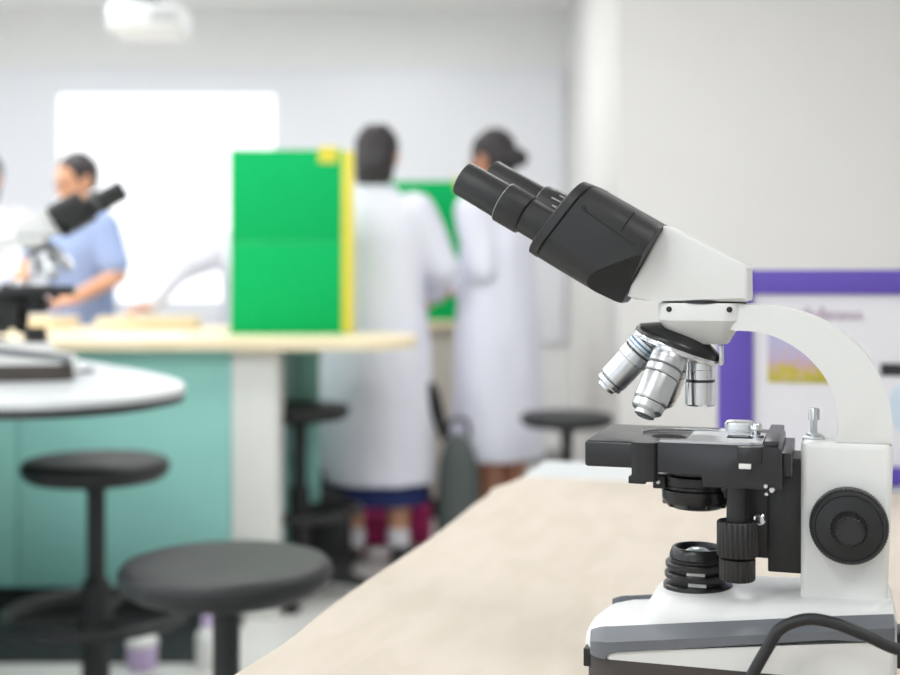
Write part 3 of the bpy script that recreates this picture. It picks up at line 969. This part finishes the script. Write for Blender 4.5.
def person(label, x, y, phi, H, arms, skin='skin', outfit='coat', hem=.3, hair='bob', group=None, head_tilt=12, head_turn=0, coat_w=1., skirt=.075):
    t = thing('person', label, 'person', (x, y, 0), R(phi), group)
    s = H / 1.70
    inv = Matrix.Rotation(-R(phi), 3, 'Z')
    V = lambda a_, b_, c_: Vector((a_ * s, b_ * s, c_ * s))
    arm = []
    for sh_sign, el, wr, hd in arms:
        el, wr, hd = (inv @ Vector(k_) for k_ in (el, wr, hd))
        arm.append((V(sh_sign * .172, .01, 1.385), el, wr, hd, sh_sign))
    # body, one skin
    bm = bmesh.new()
    ell_into(bm, V(0, .0, .95), (.145 * s, .10 * s, .12 * s))
    cap_into(bm, V(0, 0, .98), V(0, -.0, 1.27), .108 * s, .108 * s, 18)
    cap_into(bm, V(-.11, .01, 1.365), V(.11, .01, 1.365), .072 * s, .072 * s)
    cap_into(bm, V(0, .012, 1.38), V(0, -.005, 1.50), .055 * s, .048 * s)
    for q in (-1, 1):
        cap_into(bm, V(q * .085, 0, .92), V(q * .085, -.012, .49), .085 * s, .053 * s)
        cap_into(bm, V(q * .085, -.012, .49), V(q * .088, .022, .32), .052 * s, .055 * s)
        cap_into(bm, V(q * .088, .022, .32), V(q * .09, .012, .085), .055 * s, .036 * s)
        cap_into(bm, V(q * .09, .02, .045), V(q * .10, -.14, .032), .036 * s, .026 * s)
    for sh, el, wr, hd, q in arm:
        cap_into(bm, sh, el, .052 * s, .040 * s)
        cap_into(bm, el, wr, .041 * s, .027 * s)
        hand_into(bm, wr, hd, Vector((-q, -.3, .4)), s * .95)
    # head, tilted about the neck
    hr = Matrix.Rotation(R(head_turn), 3, 'Z') @ Matrix.Rotation(R(head_tilt), 3, 'X')
    nk = V(0, 0, 1.50)
    Hd = lambda a_, b_, c_: nk + hr @ V(a_, b_, c_)
    ell_into(bm, Hd(0, .012, .105), (.076 * s, .094 * s, .094 * s), 22, hr)
    ell_into(bm, Hd(0, -.022, .058), (.060 * s, .070 * s, .076 * s), 20, hr)
    ell_into(bm, Hd(0, -.052, .008), (.030 * s, .030 * s, .024 * s), 14, hr)
    cap_into(bm, Hd(0, -.088, .085), Hd(0, -.103, .052), .008 * s, .013 * s, 10)
    cap_into(bm, Hd(-.02, -.086, .102), Hd(.02, -.086, .102), .010 * s, .010 * s, 10)
    for q in (-1, 1):
        ell_into(bm, Hd(q * .078, .012, .078), (.010 * s, .020 * s, .032 * s), 12, hr)
    body = fuse(bm, 'body', skin, t, .0065, 2)
    for q in (-1, 1):
        bm = bmesh.new()
        ell_into(bm, Hd(q * .030, -.086, .086), (.013 * s, .006 * s, .006 * s), 12, hr)
        finish(bm, 'eye', 'dark', body)
        tube('eyebrow', 'hair', body, [Hd(q * .014, -.095, .106), Hd(q * .032, -.092, .110), Hd(q * .050, -.078, .104)], .0035 * s, 6)
    bm = bmesh.new()
    ell_into(bm, Hd(0, -.087, .026), (.022 * s, .008 * s, .007 * s), 12, hr)
    finish(bm, 'mouth', 'lips', body)
    # hair
    bm = bmesh.new()
    ell_into(bm, Hd(0, .026, .118), (.086 * s, .097 * s, .094 * s), 22, hr)
    if hair == 'bob':
        ell_into(bm, Hd(0, .052, .055), (.083 * s, .066 * s, .105 * s), 20, hr)
        ell_into(bm, Hd(0, .055, .0), (.076 * s, .05 * s, .07 * s), 18, hr)
    elif hair == 'pony':
        ell_into(bm, Hd(0, .050, .075), (.078 * s, .062 * s, .075 * s), 18, hr)
        cap_into(bm, Hd(0, .10, .07), Hd(0, .128, .045), .036 * s, .040 * s)
    else:
        ell_into(bm, Hd(0, .048, .085), (.079 * s, .060 * s, .07 * s), 18, hr)
    fuse(bm, 'hair', 'hair', t, .007, 2, .004, 40, [(Hd(0, -.062, .13), hr @ Vector((0, -.85, -.2))), ])
    # clothes
    if outfit == 'coat':
        bm = bmesh.new()
        tor = [(hem, .212 * coat_w, .175), (.55 * s, .204 * coat_w, .17), (.80 * s, .192 * coat_w, .158), (.98 * s, .180 * coat_w, .148), (1.12 * s, .172 * coat_w, .142),
               (1.26 * s, .178, .14), (1.36 * s, .168, .118), (1.42 * s, .125, .095), (1.455 * s, .072, .075)]
        secs = [[(rx * s * math.cos(2 * PI * i / 36), .008 * s + ry * s * math.sin(2 * PI * i / 36), z) for i in range(36)] for z, rx, ry in tor]
        loft_into(bm, secs)
        for sh, el, wr, hd, q in arm:
            cap_into(bm, sh + V(-q * .02, 0, -.02), el, .082 * s, .064 * s, 18)
            d = (wr - el)
            cap_into(bm, el, wr - d.normalized() * .03 * s, .064 * s, .050 * s, 18)
        coat = fuse(bm, 'lab_coat', 'coat', t, .009, 4, .010, 7)
        tube('collar', 'coat', coat, [(.074 * s * math.cos(a_ * PI / 12), .010 * s + .074 * s * math.sin(a_ * PI / 12), (1.452 + .006 * math.sin(a_ * PI / 12)) * s) for a_ in range(24)], .014 * s, 8, True)
        bm = bmesh.new()
        tor = [(hem - skirt, .192, .155), (hem + .1, .180, .145), (.9 * s, .16, .125), (1.0 * s, .14, .11)]
        loft_into(bm, [[(rx * s * coat_w * math.cos(2 * PI * i / 30) * (1 + .03 * math.sin(i * 2 * PI / 3)), ry * s * math.sin(2 * PI * i / 30) * (1 + .03 * math.sin(i * 2 * PI / 3)), z) for i in range(30)] for z, rx, ry in tor])
        finish(bm, 'skirt', 'navy', t, 60)
        for q in (-1, 1):
            bm = bmesh.new()
            cap_into(bm, V(q * .0885, .018, .115), V(q * .09, .012, .08), .047 * s, .044 * s)
            finish(bm, 'sock', 'sock', t)
    else:
        bm = bmesh.new()
        tor = [(.84 * s, .178, .14), (.98 * s, .168, .135), (1.12 * s, .162, .135), (1.26 * s, .172, .138), (1.36 * s, .165, .112), (1.42 * s, .115, .09), (1.45 * s, .064, .066)]
        loft_into(bm, [[(rx * s * math.cos(2 * PI * i / 36), .004 + ry * s * math.sin(2 * PI * i / 36), z) for i in range(36)] for z, rx, ry in tor])
        for sh, el, wr, hd, q in arm:
            cap_into(bm, sh + V(-q * .02, 0, -.02), sh.lerp(el, .78), .078 * s, .066 * s, 18)
        top = fuse(bm, 'polo_shirt', 'shirt', t, .009, 4, .008, 8)
        tube('collar', 'shirt', top, [(.064 * s * math.cos(a_ * PI / 12), .008 * s + .066 * s * math.sin(a_ * PI / 12), (1.452 + .006 * math.sin(a_ * PI / 12)) * s) for a_ in range(24)], .012 * s, 8, True)
        bm = bmesh.new()
        ell_into(bm, V(0, .0, .93), (.170 * s, .13 * s, .13 * s))
        for q in (-1, 1):
            cap_into(bm, V(q * .085, 0, .90), V(q * .088, -.008, .49), .096 * s, .074 * s)
            cap_into(bm, V(q * .088, -.008, .49), V(q * .09, .014, .13), .074 * s, .062 * s)
        fuse(bm, 'trousers', 'trousers', t, .009, 3, .006, 9)
    for q in (-1, 1):
        bm = bmesh.new()
        secs = []
        for yy, hw, hh in ((.068, .022, .045), (.058, .034, .075), (.03, .038, .085), (-.03, .040, .078), (-.09, .044, .062), (-.14, .042, .05), (-.175, .030, .036), (-.186, .014, .02)):
            sec = []
            for i in range(12):
                a_ = 2 * PI * i / 12
                sec.append(V(q * .096 + hw * math.cos(a_), yy, hh * .5 + hh * .5 * math.sin(a_)))
            secs.append(sec)
        loft_into(bm, secs)
        finish(bm, 'shoe', 'shoe', t, 60)
    return t


person('person in white lab coat with short dark hair seen from behind beside green panel', -.270, 4.62, 172, 1.61,
       [(-1, (.25, .0, 1.09), (.20, .16, .985), (-.15, .3, -.15)), (1, (-.25, .02, 1.10), (-.13, .21, 1.02), (.3, .7, 0))],
       hem=.30, hair='bob', coat_w=1.1)
person('person in white lab coat with dark hair bun turned sideways by the partition wall', .18, 4.84, -128, 1.62,
       [(1, (-.06, -.15, 1.08), (-.13, .09, 1.0), (-.7, .5, -.1)), (-1, (-.06, .22, 1.08), (-.26, .22, 1.0), (-1, 0, 0))],
       skin='skin2', hem=.36, hair='pony', head_tilt=18, coat_w=1.1, skirt=-.02)
person('person in a blue short-sleeved shirt leaning hands over the wooden bench', -1.555, 5.27, -40, 1.57,
       [(-1, (-.22, -.03, 1.10), (-.16, -.25, 1.06), (.1, -.6, .1)), (1, (.19, -.13, 1.06), (.05, -.30, .965), (-.7, -.4, -.1))],
       skin='skin', outfit='polo', hair='short', head_tilt=20)
person('person in white lab coat with one arm stretched out, mostly behind the green panel', -.82, 5.25, -25, 1.47,
       [(-1, (-.30, -.11, 1.08), (-.38, -.30, .935), (-.5, -.8, -.1)), (1, (.22, -.10, 1.05), (.10, -.30, .96), (-.6, -.6, 0))],
       hem=.32, hair='short', head_tilt=22)
person('dark-haired person in white lab coat at the far end of the wooden bench', -2.155, 5.78, 25, 1.62,
       [(-1, (-.25, -.05, 1.08), (-.12, -.28, 1.0), (.4, -.7, 0)), (1, (.21, -.06, 1.08), (.10, -.29, 1.0), (-.4, -.7, 0))],
       hem=.32, hair='bob', head_tilt=16)


# ------------------------------------------------------------------ bags and small things
def bag(name, label, cat, x, y, rz, w, d, h, m, straps=True):
    t = thing(name, label, cat, (x, y, 0), R(rz))
    secs = []
    for f, k_ in ((0, .86), (.02, .96), (.15, 1.0), (.55, .98), (.8, .86), (.93, .62), (1.0, .25)):
        secs.append([(p[0], p[1], f * h) for p in rrect(w / 2 * k_, d / 2 * k_, min(w, d) / 2 * k_ * .75)])
    loft('sack', m, t, secs, 60)
    secs = []
    for f, k_ in ((.06, .80), (.09, .92), (.3, .96), (.42, .9), (.47, .7)):
        secs.append([(p[0], p[1] - d * .42, f * h) for p in rrect(w * .36 * k_, d * .22 * k_, d * .18 * k_)])
    pk = loft('front_pocket', m, t, secs, 60)
    tube('zip', 'bagb', pk, [(-w * .28, -d * .62, h * .37), (0, -d * .64, h * .39), (w * .28, -d * .62, h * .37)], .004, 6)
    tube('top_handle', 'bagb', t, crom([(-.04, 0, h * .97), (-.03, 0, h * 1.1), (.03, 0, h * 1.1), (.04, 0, h * .97)], 4), .008, 8)
    if straps:
        for q in (-1, 1):
            tube('shoulder_strap', 'bagb', t, crom([(q * w * .22, d * .30, h * .92), (q * w * .26, d * .62, h * .7), (q * w * .28, d * .62, h * .35), (q * w * .3, d * .45, h * .08)], 4), .012, 8)
    return t


bp = bag('backpack', 'grey green backpack standing on the floor beside the student seen from behind', 'backpack', .03, 4.56, 10, .155, .15, .48, 'bag')
tube('long_strap', 'bagb', bp, crom([(-.05, .02, .46), (-.09, .02, .58), (-.10, .02, .66), (-.075, .03, .62), (-.04, .05, .47)], 4), .013, 8)
bag('school_bag', 'magenta school bag on the floor behind the legs of the student', 'bag', -.262, 4.98, 0, .38, .15, .27, 'magenta')
bag('sports_bag', 'wide black bag slumped on the floor behind the wooden bench', 'bag', -.67, 4.72, 5, .36, .24, .30, 'bagb')
bag('sports_bag', 'small black bag without straps on the floor behind the bench stool', 'bag', -.49, 4.45, 2, .28, .12, .33, 'bagb', False)

# wooden trays on the bench by the boy
for i, (x, y, rz, lab) in enumerate(((-1.12, 4.66, 6, 'shallow light wooden tray lying on the bench by the stretched out arm'), (-1.62, 4.72, -8, 'shallow light wooden tray lying under the hands of the boy in blue'))):
    t = thing('wooden_tray', lab, 'tray', (x, y, BZ), R(rz))
    box('tray_floor', 'wood', t, -.17, .17, -.11, .11, 0, .008)
    for a in ((-.17, .17, -.118, -.11), (-.17, .17, .11, .118), (-.178, -.17, -.118, .118), (.17, .178, -.118, .118)):
        box('tray_side', 'wood', t, a[0], a[1], a[2], a[3], 0, .045, .001)
pl = box('paper_sheet', 'paper_white', None, -.15, .15, -.105, .105, 0, .0015, loc=(-1.02, 4.12, BZ), rot=(0, 0, R(12)))
tag(pl, 'white paper sheet lying on the wooden bench by the green panel', 'paper')

tb_ = thing('lilac_tub', 'small lilac plastic tub with white lid on the floor by the bench kickboard', 'tub', (-.83, 3.37, 0))
lathe('tub_body', 'lilac', tb_, [(0, 0), (.034, 0), (.040, .01), (.042, .06), (.040, .066)], n=28)
lathe('lid', 'tubwhite', tb_, [(.043, .062), (.044, .066), (.042, .078), (.02, .086), (0, .088)], n=28)
wbt = thing('plastic_bottle', 'small white plastic bottle on the floor by the bench kickboard', 'bottle', (-.655, 3.37, 0))
lathe('bottle_body', 'tubwhite', wbt, [(0, 0), (.026, 0), (.030, .006), (.030, .085), (.024, .10), (.013, .112), (.013, .118)], n=28)
lathe('bottle_cap', 'lilac', wbt, [(.016, .114), (.016, .134), (.013, .137), (0, .137)], n=24)
fm = thing('floor_sheet', 'black ribbed sheet on the floor in front of the teal bench', 'mat', (-1.56, 3.64, 0))
loft('black_sheet', 'kick', fm, [[(x, y, z) for x, y in rrect(.93, .235 + d, .03)] for z, d in ((0, 0), (.006, 0), (.008, -.004))], 30)  # thin black sheet laid on the floor before the kickboard
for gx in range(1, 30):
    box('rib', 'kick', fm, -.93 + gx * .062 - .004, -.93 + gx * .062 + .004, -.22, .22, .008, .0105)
